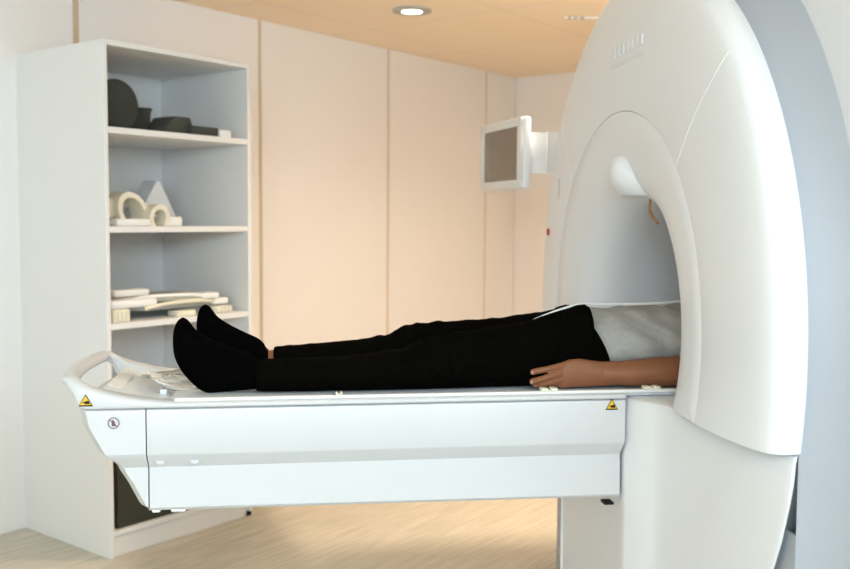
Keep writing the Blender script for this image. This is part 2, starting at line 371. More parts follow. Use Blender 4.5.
# magnet body: rounded slab with the tunnel through it
bm = bmesh.new()
def rr(hw, z0, z1, r, n=10):
    out = []
    for cx, cz, s in ((hw-r, z1-r, 0), (-hw+r, z1-r, 1)):
        for k in range(n+1):
            a = PI/2*(s+k/n); out.append((D0+cx+r*math.cos(a), cz+r*math.sin(a)))
    out += [(D0-hw, z0), (D0+hw, z0)]
    return out
outer = [rr(hw, 0, z1, r) for hw, z1, r in ((1.08, 1.965, .22), (1.10, 1.985, .24), (1.10, 1.985, .24), (1.08, 1.965, .22))]
aa = (1.082, 1.10, 2.40, 2.42)
V = rings(bm, [[(a, y, z) for y, z in o] for a, o in zip(aa, outer)], cap=False)
def ringface(V0, a, r):   # bridge outline to bore circle by angular matching
    n = 96; circ = []
    for i in range(n):
        th = 2*PI*i/n; circ.append(bm.verts.new((a, D0+r*math.cos(th), ZC+r*math.sin(th))))
    e1 = [bm.edges.get((V0[i], V0[(i+1) % len(V0)])) for i in range(len(V0))]
    e2 = [bm.edges.new((circ[i], circ[(i+1) % n])) for i in range(n)]
    bmesh.ops.bridge_loops(bm, edges=e1+e2)
ringface(V[0], 1.082, .60); ringface(V[-1], 2.42, .42)
gp('magnet_housing', bm, M['gantry'], ang=35)
# base wedge under the face (mirrored about the axis)
half = [(.846, -.235), (.895, -.305), (.985, -.83)]
def apron_w(z): return max(.60, .872*math.sqrt(max(0, 1-((min(z, .86)-ZC)/.957)**2)))
bm = bmesh.new(); R = []
for z, ins in ((0, 0), (.15, 0), (.3, 0), (.4, 0), (.5, 0), (.6, 0), (.7, 0), (.78, 0), (.83, 0), (.868, .002), (.880, .008), (.885, .02)):
    w = apron_w(z)-ins-(.003 if ins else 0); near = []
    def P(a, db): near.append((a+ins, D0+db))
    # front plane, chamfer with rounding, flank, rim rounding, back
    pts = [(.846, -.20), (.846, -.225), (.849, -.238), (.893, -.300), (.900, -.312), (.908, -.34), (.9285, -(.34+(w-.34)*.42)), (.953, -w+.012), (.959, -w+.002), (.964, -w), (.974, -(w-.07)), (1.06, -(w-.07))]
    for a, db in pts: P(a, db)
    full = near+[(a, 2*D0-b_+(.085 if a < .912 else 0)) for a, b_ in reversed(near)]
    R.append([(a, b_, z) for a, b_ in full])
rings(bm, R)
gp('base_apron', bm, M['gantry'], ang=28)
# seam strips on the face
def face_a(r):
    for (r0, a0), (r1, a1) in zip(rim[:11], rim[1:11]):
        if r0 <= r <= r1: return a0+(a1-a0)*(r-r0)/(r1-r0)
    return .89
def face_tube(pts, rad, name, m, par=None, flat=.5):
    b = bmesh.new(); P = []
    for y, z in pts:
        r = math.hypot(y-D0, z-ZC)
        for _ in range(4): r = math.hypot((y-D0)/ky(r), (z-ZC)/kzz(r))
        P.append(Vector((face_a(min(r, .925))-.0002, y, z)))
    tube(b, P, rad, 6); return gp(name, b, M[m], par)
def sp2(c, n=10): return [(p.x, p.y) for p in spline([(y, z, 0) for y, z in c], n)]
for s in (-1, 1):
    c = [(D0+s*(.411), 1.459), (D0+s*.47, 1.530), (D0+s*.535, 1.600), (D0+s*.585, 1.650), (D0+s*.617, 1.693)]
    face_tube(sp2(c), .0012, 'cover_seam', 'seamlight')
# rim edge seam just inside the outer edge
# laser housing on top of the bore
bm = bmesh.new(); R = []
zb = 1.404
def fun_a(r):
    for (r1, a1), (r0, a0) in zip(fun[3:], fun[4:]):
        if r0 <= r <= r1: return a0+(a1-a0)*(r-r0)/(r1-r0)
    return .9
for k, t_ in enumerate((0, .04, .25, .45, .62, .76, .88, .96)):
    dz = .112*t_; q = math.sqrt(1-t_*t_)*(.96 if k == 0 else 1); z = zb+dz-(.003 if k == 0 else 0); sa = fun_a(z-ZC)
    R.append([(sa+.012-(.055*q+.012)*math.cos(u), D0-.005+.074*q*math.sin(u), z) for u in [(-PI/2+PI*i/20) for i in range(21)]]+[(sa+.04, D0-.005+.074*q, z), (sa+.04, D0-.005-.074*q, z)])
rings(bm, R); gp('laser_housing', bm, M['gantry'], ang=60)
bm = bmesh.new(); prism(bm, [(2.493, 1.400), (2.490, 1.400), (2.489, 1.364), (2.470, 1.350), (2.450, 1.340), (2.43, 1.331), (2.434, 1.326), (2.472, 1.342), (2.493, 1.356)], 0, .962, .969, .001, 1); gp('tan_reflection', bm, M['brownreflect'])  # thin tan solid standing in for a brown reflection under the laser housing
# embossed plate: raised worn marks
bm = bmesh.new(); random.seed(3)
ux = Vector((0, -1, 0)); p0 = (2.615, 1.757)
for row, (zz, hh, n) in enumerate(((.0, .010, 1), (.028, .026, 7))):
    for k in range(n):
        w_ = .25 if n == 1 else .022
        y1 = p0[0]-k*.034-(0 if n == 1 else .015); z0_ = p0[1]+zz
        box(bm, (.8878, y1-w_, z0_), (.8965, y1, z0_+hh), .0004, 1)
gp('embossed_mark', bm, M['emboss'])
# control marks on the far side of the face
def ctl(name, m, fn):
    b = bmesh.new(); fn(b); b.transform(Matrix.Translation((-.004, 0, 0))); gp(name, b, M[m])
ctl('button_strip', 'label', lambda b: box(b, (.893, 3.110, 1.405), (.908, 3.128, 1.475), .003))
ctl('control_pad', 'label', lambda b: prism(b, [(3.145, 1.275), (3.172, 1.238), (3.145, 1.200), (3.118, 1.238)], 0, .896, .91, .002))
for zz in (1.305, 1.172, 1.150): ctl('control_button', 'label', lambda b: rings(b, [[(a, 3.145+r_*math.cos(2*PI*k/16), zz+r_*math.sin(2*PI*k/16)) for k in range(16)] for a, r_ in ((.91, .008), (.898, .008), (.896, .006))]))
ctl('control_label', 'emboss', lambda b: box(b, (.897, 3.135, 1.075), (.91, 3.20, 1.098), .002))
ctl('stop_button', 'red', lambda b: rings(b, [[(a, 3.245+r_*math.cos(2*PI*k/20), 1.295+r_*1.2*math.sin(2*PI*k/20)) for k in range(20)] for a, r_ in ((.92, .010), (.894, .011), (.889, .008))]))
bm = bmesh.new(); box(bm, (.841, 2.862, .0), (.848, 2.872, .62), .001); gp('pedestal_seam', bm, M['seamlight'])

# ------------------------------------------------------------------ patient table
K = 2.30/2.33
def ka(a): return a*K
def kz(z): return CAMH+(z-CAMH)*K
tO = (.2, D0, 0.0)
tb = empty('patient_table', W(*tO), TH, 'long white patient table sliding out of the scanner tunnel with raised handle end', 'medical table')
def tp(name, bm, m, par=None, ang=35, **k): return link(name, bm, m, par or tb, tO, ang=ang, **k)
HW = .25
ZB = .885
# main beam
prof = [(HW-.01, ZB-.001), (HW-.002, ZB-.004), (HW, ZB-.010), (HW, kz(.765)+.004), (HW-.004, kz(.762)), (HW-.034, kz(.728)), (HW-.034, kz(.722)), (HW-.030, kz(.628)), (HW-.038, kz(.620))]
def beam(a0, a1, drop=0):
    bm = bmesh.new(); R = []
    for a, dz in ((a0, 0), (a1, drop)):
        r = [(a, D0-w, z+(dz if z < .7 else 0)) for w, z in prof]+[(a, D0+w, z+(dz if z < .7 else 0)) for w, z in reversed(prof)]
        R.append(r)
    rings(bm, R); return bm
AS = ka(-.345)
tp('beam', beam(AS+.0015, .838, -.006), M['table'])
# nose cap
bm = bmesh.new(); R = []
out = [(AS-.0015, ZB-.002), (ka(-.497), ZB-.002), (ka(-.493), kz(.86)), (ka(-.489), kz(.838)), (ka(-.481), kz(.822)), (ka(-.468), kz(.798)), (ka(-.452), kz(.768))]
low = [(ka(-.447), kz(.764)), (ka(-.418), kz(.734)), (ka(-.410), kz(.716)), (ka(-.392), kz(.688)), (ka(-.362), kz(.630)), (ka(-.350), kz(.6225)), (AS-.0015, kz(.622))]
def nose_x(z):
    P = sorted([(zz, a) for a, zz in out[1:]+low[:-1]])
    if z <= P[0][0]: return P[0][1]
    for (z0_, a0_), (z1_, a1_) in zip(P, P[1:]):
        if z0_ <= z <= z1_: return a0_+(a1_-a0_)*(z-z0_)/max(1e-6, z1_-z0_)
    return P[-1][1]
dense = []
for (w0_, z0_), (w1_, z1_) in zip(prof, prof[1:]):
    m_ = max(1, int(abs(z0_-z1_)/.007))
    dense += [(w0_+(w1_-w0_)*q/m_, z0_+(z1_-z0_)*q/m_) for q in range(m_)]
dense.append(prof[-1])
for w, z in dense:
    ax = nose_x(z); n = 15; r = []
    for i in range(n):
        u = -1+2*i/(n-1); e = abs(u)**5
        r.append((ax-.022*(1-abs(u)**3)+.012*max(0, abs(u)-.92)/.08, D0+w*u, z))
    R.append([(AS-.0015, D0-w, z)]+r+[(AS-.0015, D0+w, z)])
rings(bm, R)
nose = tp('nose_cap', bm, M['table'], ang=25)
# tray with raised rim and handle end
def ztop(a):
    P = [(-.60, .9645), (-.545, .9645), (-.515, .957), (-.48, .940), (-.43, .925), (-.38, .913), (-.33, .905), (-.27, .9), (-.1, .899), (1, .899)]
    a_ = a
    for (a0_, z0_), (a1_, z1_) in zip(P, P[1:]):
        if a0_ <= a_ <= a1_: return z0_+(z1_-z0_)*(a_-a0_)/(a1_-a0_)
    return .9
def zlow(a):
    P = [(-.60, .952), (-.545, .948), (-.53, .94), (-.505, .915), (-.493, .886), (1, .886)]
    for (a0_, z0_), (a1_, z1_) in zip(P, P[1:]):
        if a0_ <= a <= a1_: return z0_+(z1_-z0_)*(a-a0_)/(a1_-a0_)
    return .886
bm = bmesh.new(); R = []
OW = HW+.004; RC = .075; AE = -.468
loop = []      # outer edge point, inward normal, width
def rw(a): return .050+.010*max(0, min(1, (-.25-a)/.1))-(.022*max(0, min(1, (-.44-a)/.06)))
for a in (.838, .6, .3, 0, -.2, -.27, -.31, -.35, -.38, -.41, -.44, -.458): loop.append(((a, D0-OW), (0, 1), rw(a)))
for k in range(0, 13):
    th = PI/2*k/12; loop.append(((AE-RC*math.sin(th), D0-OW+RC-RC*math.cos(th)), (math.sin(th), math.cos(th)), rw(AE-RC*math.sin(th))))
for k in range(1, 8):
    y = -OW+RC+(2*OW-2*RC)*k/16; loop.append(((AE-RC-.012*math.sin(PI*k/16), D0+y), (1, 0), .036))
mid = [((AE-RC-.012, D0), (1, 0), .036)]
loop = loop+mid+[((p[0], 2*D0-p[1]), (n[0], -n[1]), w) for p, n, w in reversed(loop)]
for p, nn, w in loop:
    zt, zl = ztop(p[0]), zlow(p[0])
    if p[0] < AE-RC*.98: zl = .936
    zt = max(zt, zl+.012); h_ = zt-zl; q = min(.012, h_*.42)
    lowin = zl if p[0] < -.46 else .886
    ring = [(.004, zl), (.0005, zl+q*.4), (0, zl+q), (.0, zt-q), (.003, zt-q*.4), (.010, zt-.001), (w*.5, zt), (w-.010, zt-.002), (w-.002, zt-q*.7), (w, zt-q*1.4), (w-.001, lowin+.004), (w-.006, lowin)]
    R.append([(p[0]+nn[0]*d, p[1]+nn[1]*d, z) for d, z in ring])
rings(bm, R); tp('rim_and_handle', bm, M['table'], ang=60)
bm = bmesh.new()   # deck
R = []
for a, z in ((-.462, .914), (-.456, .920), (-.44, .915), (-.42, .908), (-.36, .894), (-.30, .887), (.838, .887)):
    w = HW-.045
    R.append([(a, D0-w, z-.012), (a, D0+w, z-.012), (a, D0+w, z), (a, D0-w, z)])
rings(bm, R); tp('deck', bm, M['board'], ang=30)
# sliding board
bm = bmesh.new(); bz = .8875
w1 = .215
sec = [(-w1, bz), (-w1, bz+.008), (-w1+.006, bz+.0115), (-w1+.02, bz+.012), (0, bz+.008), (w1-.02, bz+.012), (w1-.006, bz+.0115), (w1, bz+.008), (w1, bz)]
rings(bm, [[(a, D0+w_, z) for w_, z in sec] for a in (-.29, -.286, 2.1)])
board = tp('sliding_board', bm, M['board'], ang=30)
bm = bmesh.new()
for s in (-1, 1): box(bm, (-.276, D0+s*.232-.008, .8985), (2.1, D0+s*.232+.008, .9065), .002)
tp('edge_rail', bm, M['whitepl'])
for a in (.115, .642, .912):
    for s in (-1, 1):
        bm = bmesh.new(); y = D0+s*.232
        wa = .022 if a > .3 else .008
        box(bm, (a-wa, y-.013, .9065), (a-.003, y+.013, .9145), .0025); box(bm, (a+.003, y-.013, .9065), (a+wa, y+.013, .9145), .0025); box(bm, (a-wa*.8, y-.008, .905), (a+wa*.8, y+.008, .910), .001)
        tp('rail_clip', bm, M['cream'])
bm = bmesh.new(); box(bm, (.800, D0-.215, .6015), (.826, D0-.18, .6085), .002); tp('rubber_stop', bm, M['black'])
for a, w_ in ((AS+.05, .035), (AS+.005, .02)):
    bm = bmesh.new(); box(bm, (a, D0-.212, kz(.613)), (a+w_, D0-.19, kz(.6215)), .003); tp('end_stop', bm, M['whitepl'])
for a in (AS+.03, AS+.11):
    bm = bmesh.new(); rings(bm, [[(a+.010*math.cos(2*PI*k/14), D0-HW+.017+q+.005*math.sin(2*PI*k/14), kz(.745)-.002-q*.9+.005*math.sin(2*PI*k/14)) for k in range(14)] for q in (0, -.002)])
    tp('screw_cap', bm, M['table'])
bm = bmesh.new(); box(bm, (-.41, D0+.10, .902), (-.38, D0+.14, .9045), .001); tp('deck_mark', bm, M['greypl'])
# stickers
def tri_sticker(a, z, s, y, flip=1):
    st = bmesh.new(); prism(st, [(a-s, z-s*.86), (a+s, z-s*.86), (a, z+s*.88)], 1, y-.0012, y); o = tp('warning_sticker', st, M['ink'], sm=False)
    tag(o, 'yellow triangular crush hazard sticker with black edge')
    b1 = bmesh.new(); q = s*.80; zc = z-.02*s; prism(b1, [(a-q, zc-q*.80), (a+q, zc-q*.80), (a, zc+q*.86)], 1, y-.0018, y-.0011); link('sticker_field', b1, M['yellow'], o, (0, 0, 0), sm=False).data.transform(Matrix.Translation(-Vector(tO)))
    b2 = bmesh.new(); prism(b2, [(a-.18*s, z-.52*s), (a+.55*s, z-.52*s), (a+.5*s, z-.12*s), (a+.22*s, z-.02*s), (a-.05*s, z-.15*s), (a-.42*s, z-.22*s), (a-.42*s, z-.34*s), (a-.12*s, z-.36*s)], 1, y-.0024, y-.0017)
    link('sticker_symbol', b2, M['ink'], o, (0, 0, 0), sm=False).data.transform(Matrix.Translation(-Vector(tO)))
tri_sticker(.802, kz(.866), .0165, D0-HW)
tri_sticker(ka(-.482), .9085, .0165, D0-HW-.0045)
# round sticker on nose cap
ca, cz, cr = ka(-.420), kz(.846), .0135; y = D0-HW-.0
def disc(name, r0, r1, mm, y0, y1, par=None, n=32):
    b = bmesh.new(); V0 = [[b.verts.new((ca+r*math.cos(2*PI*k/n), yy, cz+r*math.sin(2*PI*k/n))) for k in range(n)] for r, yy in ((r1, y1), (r1, y0), (r0, y0), (r0, y1))]
    for j in range(4):
        for k in range(n):
            b.faces.new((V0[j][k], V0[j][(k+1) % n], V0[(j+1) % 4][(k+1) % n], V0[(j+1) % 4][k]))
    return tp(name, b, mm, par, sm=False)
st = disc('round_sticker', .0116, .0135, M['maroon'], y-.0014, y+.001); st['label'] = 'round prohibition sticker with a seated figure'
b = bmesh.new(); prism(b, [(ca-.004, cz-.007), (ca+.006, cz-.007), (ca+.006, cz-.004), (ca+.001, cz-.003), (ca+.004, cz+.001), (ca+.001, cz+.005), (ca-.002, cz+.008), (ca-.004, cz+.005)], 1, y-.0014, y+.001); link('sticker_symbol', b, M['maroon'], st, tO, sm=False)
b = bmesh.new(); prism(b, [(ca-.0095, cz+.0075), (ca-.008, cz+.009), (ca+.0095, cz-.0075), (ca+.008, cz-.009)], 1, y-.0018, y-.0012); link('sticker_bar', b, M['maroon'], st, tO, sm=False)

# loose things at the foot end
cO = (-.36, D0+.0, .90)
b = bmesh.new(); pts = []
random.seed(11)
for k in range(130):
    t_ = k/130*2*PI*5; rr_ = .048+.018*math.sin(t_*.37)+.008*math.sin(1.7*t_)
    pts.append(Vector((-.275+rr_*1.15*math.cos(t_)+.012*math.sin(t_*.21), D0-.0+rr_*1.7*math.sin(t_)+.01*math.cos(t_*.3), .9055+.018*(.5+.5*math.sin(t_*.9))+.006*k/130)))
tube(b, pts, .0032, 6)
o = link('coiled_tubing', b, M['tube'], None, (-.33, D0, .899)); o.location = W(-.33, D0, .899); o.rotation_euler = (0, 0, TH)
tag(o, 'loose coil of clear pale tubing on the table end below the feet', 'tubing')
hO = (-.325, D0-.06, .889)
hc = empty('white_clip_card', W(*hO), TH, 'small white folded card on a metal clip at the foot end of the table', 'clip')
b = bmesh.new(); R4 = Matrix.Translation((-.325, D0-.045, .917)) @ Matrix.Rotation(.45, 4, 'Y') @ Matrix.Rotation(.5, 4, 'Z')
tbox(b, R4, (-.035, -.045, 0), (.035, .045, .004), .001); link('card', b, M['whitepl'], hc, hO)
b = bmesh.new(); tbox(b, R4, (-.035, -.05, -.006), (.035, -.046, .001), .0005); link('metal_edge', b, M['metal'], hc, hO)
b = bmesh.new(); box(b, (-.33, D0-.085, .888), (-.312, D0-.06, .902), .003); link('clip_base', b, M['whitepl'], hc, hO)
b = bmesh.new(); rings(b, [[(a, D0+yy, z) for yy, z in ((-.12, .9015+dz), (.10, .9015+dz), (.10, .9035+dz), (-.12, .9035+dz))] for a, dz in ((-.452, .0195), (-.44, .0152), (-.42, .0085))])
o = link('paper_sheet', b, M['whitepl'], None, (-.46, D0, .92)); o.location = W(-.46, D0, .92); o.rotation_euler = (0, 0, TH); tag(o, 'thin white sheet lying flat at the handle end of the table', 'sheet')

# ------------------------------------------------------------------ patient
PB = .8990   # board surface
Kn = 2.43/2.48; Kf = 2.67/2.72
def n_(a, z): return (a*Kn, CAMH+(z-CAMH)*Kn)
def f_(a, z): return (a*Kf, CAMH+(z-CAMH)*Kf)
pO = (.75, D0, PB)
pt = empty('person', W(*pO), TH, 'person lying face up on the table in black trousers, grey shirt and black socks', 'person')
def pp(name, bm, m, par=None, ang=180): return link(name, bm, m, par or pt, pO, ang=ang)
def leg(secs, fn, bc, sw=1.0, shrink=0.0):
    out = []
    for ab, zb, at, zt, db, w in secs:
        A0, Z0 = fn(ab, zb); A1, Z1 = fn(at, zt)
        Z0 = max(Z0, PB+.0005) if zb < .93 else Z0
        if shrink:
            v = Vector((A1-A0, Z1-Z0)); l = v.length; v.normalize(); k = min(shrink, l*.4)
            A0 += v.x*k; Z0 += v.y*k; A1 -= v.x*k; Z1 -= v.y*k
        out.append((A0, Z0, A1, Z1, bc+db, max(.008, w-shrink)))
    return out
sockN = [(-.283, 1.078, -.270, 1.087, -.03, .014), (-.292, 1.055, -.256, 1.078, -.03, .030), (-.295, 1.020, -.236, 1.051, -.026, .041), (-.290, .978, -.200, 1.028, -.018, .045),
         (-.266, .932, -.160, 1.010, -.008, .041), (-.222, .890, -.120, .995, 0, .037), (-.178, .884, -.095, .982, 0, .037), (-.115, .894, -.08, .972, 0, .037), (-.04, .900, -.04, .966, 0, .037)]
sockF = [(x[0]+.030, x[1]+.008, x[2]+.030, x[3]+.006, -x[4], x[5]) for x in sockN[:4]]+[(-.240, .946, -.128, 1.014, .008, .041), (-.200, .900, -.092, .998, 0, .037), (-.14, .884, -.075, .982, 0, .037), (-.09, .894, -.072, .972, 0, .036), (-.063, .897, -.063, .966, 0, .036)]
legN = [(-.09, .892, -.090, .972, 0, .045), (-.04, .890, -.04, .972, 0, .052), (.10, .888, .10, .976, 0, .060), (.20, .888, .20, .982, 0, .064), (.283, .890, .283, .992, 0, .064), (.336, .890, .336, 1.008, 0, .066),
        (.416, .888, .416, 1.031, .005, .072), (.53, .885, .53, 1.048, .01, .080), (.633, .885, .633, 1.063, .02, .088), (.72, .885, .72, 1.088, .03, .094), (.80, .885, .80, 1.108, .04, .098)]
legF = [(-.05, .892, -.05, .974, 0, .045), (.02, .890, .02, .978, 0, .052), (.152, .888, .152, .987, 0, .062), (.267, .888, .267, 1.001, 0, .064), (.31, .888, .31, 1.018, 0, .066), (.368, .888, .368, 1.030, 0, .068),
        (.427, .886, .427, 1.038, -.005, .074), (.52, .885, .52, 1.045, -.01, .080), (.604, .885, .604, 1.052, -.02, .088), (.70, .885, .70, 1.066, -.03, .094), (.80, .885, .80, 1.080, -.04, .098)]
BN, BF = 2.43, 2.67
pel = [(.66, .908, .66, 1.045, D0, .12), (.70, .905, .685, 1.075, D0, .165), (.76, .905, .73, 1.090, D0, .176), (.82, .905, .750, 1.093, D0, .176), (.852, .905, .762, 1.098, D0, .170)]
# body: one continuous mesh
bm = bmesh.new()
for s_, fn, bc, L in ((sockN, n_, BN, legN), (sockF, f_, BF, legF)):
    pairloft(bm, leg(s_[:-2], fn, bc, shrink=.006))
    pairloft(bm, leg([(-.20, .900, -.12, .970, 0, .036), (-.12, .895, -.09, .968, 0, .036)]+[(x[0], .900, x[2], x[3]-.003, x[4], x[5]-.012) for x in L[1:]], fn, bc, shrink=.006))
pairloft(bm, [(a0, z0+.008, a1, z1-.008, b_, w-.01) for a0, z0, a1, z1, b_, w in pel])
tor = [(.75, .912, .75, 1.078, D0, .155), (.90, .912, .88, 1.078, D0, .146), (1.02, .910, 1.02, 1.083, D0, .155), (1.15, .908, 1.15, 1.110, D0, .165), (1.26, .908, 1.26, 1.105, D0, .175), (1.33, .91, 1.33, 1.075, D0, .165), (1.375, .93, 1.375, 1.045, D0, .11)]
pairloft(bm, tor)
pairloft(bm, [(1.33, .935, 1.35, 1.05, D0, .06), (1.40, .935, 1.42, 1.045, D0, .056), (1.46, .93, 1.46, 1.05, D0, .058)])
head = [(1.435, .985, 1.425, 1.045, D0, .03), (1.45, .950, 1.44, 1.075, D0, .052), (1.49, .925, 1.48, 1.098, D0, .068), (1.54, .915, 1.53, 1.105, D0, .075), (1.59, .915, 1.585, 1.107, D0, .077), (1.63, .925, 1.625, 1.098, D0, .070), (1.66, .955, 1.655, 1.07, D0, .048), (1.672, .99, 1.67, 1.04, D0, .02)]
pairloft(bm, head)
pairloft(bm, [(1.485, 1.085, 1.49, 1.10, D0, .014), (1.50, 1.085, 1.497, 1.126, D0, .017), (1.52, 1.09, 1.515, 1.122, D0, .012), (1.545, 1.09, 1.545, 1.108, D0, .009)])   # nose
pairloft(bm, [(1.463, 1.07, 1.462, 1.1045, D0, .022), (1.470, 1.07, 1.470, 1.107, D0, .026), (1.477, 1.07, 1.477, 1.1045, D0, .022)])   # lips
for s in (-1, 1):
    tube(bm, spline([(1.50, D0+s*.074, .995), (1.52, D0+s*.084, .985), (1.545, D0+s*.086, .99), (1.555, D0+s*.076, 1.0)], 4), .011, 8)
AN = D0-.165
def arm(s, hand=True):
    y = lambda db: D0+s*(db+.006)
    path = spline([(1.29, y(.15), 1.00), (1.20, y(.172), .965), (1.10, y(.178), .948), (1.03, y(.177), .943), (.95, y(.174), .941), (.87, y(.170), .9385), (.81, y(.168), .938), (.775, y(.167), .938)], 4)
    ctrl = [.056, .048, .043, .042, .0405, .0355, .028, .016]
    rad = []
    for i in range(7):
        for k in range(4): rad.append(ctrl[i]+(ctrl[i+1]-ctrl[i])*k/4)
    rad.append(ctrl[-1])
    tube(bm, path, rad, 18, flat=.96)
    # palm: upright, back of the hand outwards
    P = [(.86, .169, .9385, .012, .020), (.83, .169, .9385, .024, .0325), (.80, .170, .938, .0225, .0325), (.775, .171, .939, .020, .0345), (.74, .172, .942, .0165, .0375), (.71, .173, .940, .0155, .0375), (.688, .173, .936, .013, .034), (.680, .172, .935, .010, .028)]
    R = [[(a, y(db)+hb*math.cos(2*PI*k/20), z+hz*math.sin(2*PI*k/20)) for k in range(20)] for a, db, z, hb, hz in P]
    rings(bm, R)
    F = [[(.715, .172, .964), (.690, .177, .962), (.652, .186, .956), (.628, .184, .951), (.607, .176, .945)],
         [(.715, .172, .945), (.690, .178, .943), (.650, .190, .935), (.626, .189, .928), (.604, .181, .921)],
         [(.715, .172, .927), (.690, .177, .926), (.652, .187, .9185), (.632, .184, .9155), (.614, .176, .9135)],
         [(.720, .171, .914), (.700, .174, .9145), (.672, .178, .9135), (.655, .172, .9135), (.643, .160, .9135)]]
    for j, f in enumerate(F):
        p = spline([(a, y(db), z) for a, db, z in f], 4); n = len(p)
        r0 = (.0092, .0095, .0092, .0082)[j]
        rr_ = [r0*(1.0-.16*i/(n-1)+.05*math.sin(PI*(i/(n-1))*3)) for i in range(n)]; rr_[-1] *= .55
        tube(bm, p, rr_, 10)
    p = spline([(.775, y(.160), .955), (.745, y(.146), .966), (.712, y(.135), .968), (.685, y(.130), .962), (.668, y(.130), .957)], 4); n = len(p)
    rr_ = [.0145-.0045*i/(n-1) for i in range(n)]; rr_[-1] *= .55
    tube(bm, p, rr_, 10)
arm(-1); arm(1)
body = remesh(bm, .003, 2, .4)
pp('body', body, M['skin'])
for a, db, z in ((.606, -.1845, .9455), (.603, -.190, .9215), (.613, -.184, .9138)):
    b = bmesh.new(); tubep = [(a+.001+.006*k/3, D0+db-.0070, z+.0012*k/3) for k in range(4)]
    tube(b, tubep, [.0035, .0052, .0052, .004], 8, flat=1.0)
    for v in b.verts: v.co.y = D0+db-.006+(v.co.y-(D0+db-.006))*.45
    pp('fingernail', b, M['nail'])
# hair & closed eyelids
bm = bmesh.new(); pairloft(bm, [(1.53, .914, 1.575, 1.04, D0, .079), (1.58, .908, 1.60, 1.09, D0, .083), (1.63, .918, 1.635, 1.106, D0, .077), (1.665, .95, 1.665, 1.08, D0, .055), (1.682, .99, 1.68, 1.045, D0, .02)])
pp('hair', remesh(bm, .006, 1), M['hair'])
for s in (-1, 1):
    bm = bmesh.new(); tube(bm, spline([(1.528, D0+s*.018, 1.1045), (1.522, D0+s*.030, 1.104), (1.527, D0+s*.043, 1.098)], 4), .0025, 6)
    pp('eyelashes', bm, M['hair'])
# socks
for s_, fn, bc in ((sockN, n_, BN), (sockF, f_, BF)):
    bm = bmesh.new(); pairloft(bm, leg(s_, fn, bc), sub=5, pw=.88)
    pp('sock', remesh(bm, .005, 3), M['sock'])
# trousers
bm = bmesh.new(); pairloft(bm, leg([x[:5]+(x[5]+(.005 if x[0] < .5 else -.008),) for x in legN], n_, BN), pw=.78); pairloft(bm, leg([x[:5]+(x[5]+.004,) for x in legF], f_, BF), pw=.8); pairloft(bm, pel, pw=.9)
bm = remesh(bm, .0055, 3)
for v in bm.verts:
    a, y, z = v.co
    up = max(0, min(1, (z-PB)/.05))
    kn = math.exp(-((a-.34)/.11)**2)
    wv = noise.noise(Vector((a*26+z*14, y*9, z*18)))*.5+noise.noise(Vector((a*60+y*20, y*20, z*40)))*.25
    amt = (.0055+.016*kn)*up
    d = v.co-Vector((a, BN if y < D0 else BF, PB+.06)); d.x = 0
    if d.length > .001: v.co += d.normalized()*(wv*amt+.004*kn*up)
pp('trousers', bm, M['cloth'])
bm = bmesh.new()
L = [(x[0]+.004, x[1]-.0, x[2]+.004, x[3]+.0035, x[4], x[5]+.003) for x in pel[-1:]]
L = [(.828, .905, .738, 1.096, D0, .180), (.852, .905, .760, 1.102, D0, .178), (.856, .907, .764, 1.101, D0, .174)]
pairloft(bm, L, sub=2); pp('waistband', bm, M['cloth'], ang=60)
# shirt
bm = bmesh.new(); ts = [(.82, .906, .75, 1.091, D0, .168), (.90, .906, .84, 1.096, D0, .166), (.98, .906, .95, 1.098, D0, .164), (1.05, .906, 1.03, 1.100, D0, .166), (1.15, .9055, 1.15, 1.118, D0, .172), (1.26, .9055, 1.26, 1.113, D0, .184), (1.33, .9065, 1.33, 1.083, D0, .170), (1.37, .92, 1.37, 1.056, D0, .10)]
pairloft(bm, ts)
for s in (-1, 1): tube(bm, spline([(1.30, D0+s*.13, 1.0), (1.24, D0+s*.165, .975), (1.17, D0+s*.173, .962), (1.10, D0+s*.177, .951)], 4), [.062]*5+[.058]*4+[.054]*4, 18, flat=.92)
bm = remesh(bm, .0055, 3)
for v in bm.verts:
    a, y, z = v.co; up = max(0, min(1, (z-PB)/.04))
    w = noise.noise(Vector((a*14+z*22, y*6, z*10-a*8)))*.011+noise.noise(Vector((a*40+z*30, y*15, z*34)))*.0025
    d = v.co-Vector((a, D0, PB+.09)); d.x = 0
    if d.length > .001: v.co += d.normalized()*w*up
pp('t_shirt', bm, M['shirt'])
# pillow under the head (inside the tunnel)
bm = bmesh.new(); box(bm, (1.46, D0-.12, PB-.001), (1.70, D0+.12, PB+.012), .006, 3)
o = link('head_pad', bm, M['foam'], None, (1.58, D0, PB)); o.location = W(1.58, D0, PB); o.rotation_euler = (0, 0, TH); tag(o, 'thin dark pad under the head inside the tunnel', 'pad')
# pale tube over lap and belly
bm = bmesh.new()
c = [(.595, D0-.03, 1.035), (.62, D0-.045, 1.052), (.68, D0-.055, 1.080), (.735, D0-.06, 1.100), (.78, D0-.055, 1.109), (.86, D0-.05, 1.108), (1.0, D0-.05, 1.110), (1.2, D0-.05, 1.126)]
tube(bm, spline(c, 8), .0035, 8)
o = link('thin_tube', bm, M['whitepl'], None, (.8, D0, 1.04)); o.location = W(.8, D0, 1.04); o.rotation_euler = (0, 0, TH); tag(o, 'thin white tube lying over the lap and belly into the tunnel', 'tube')

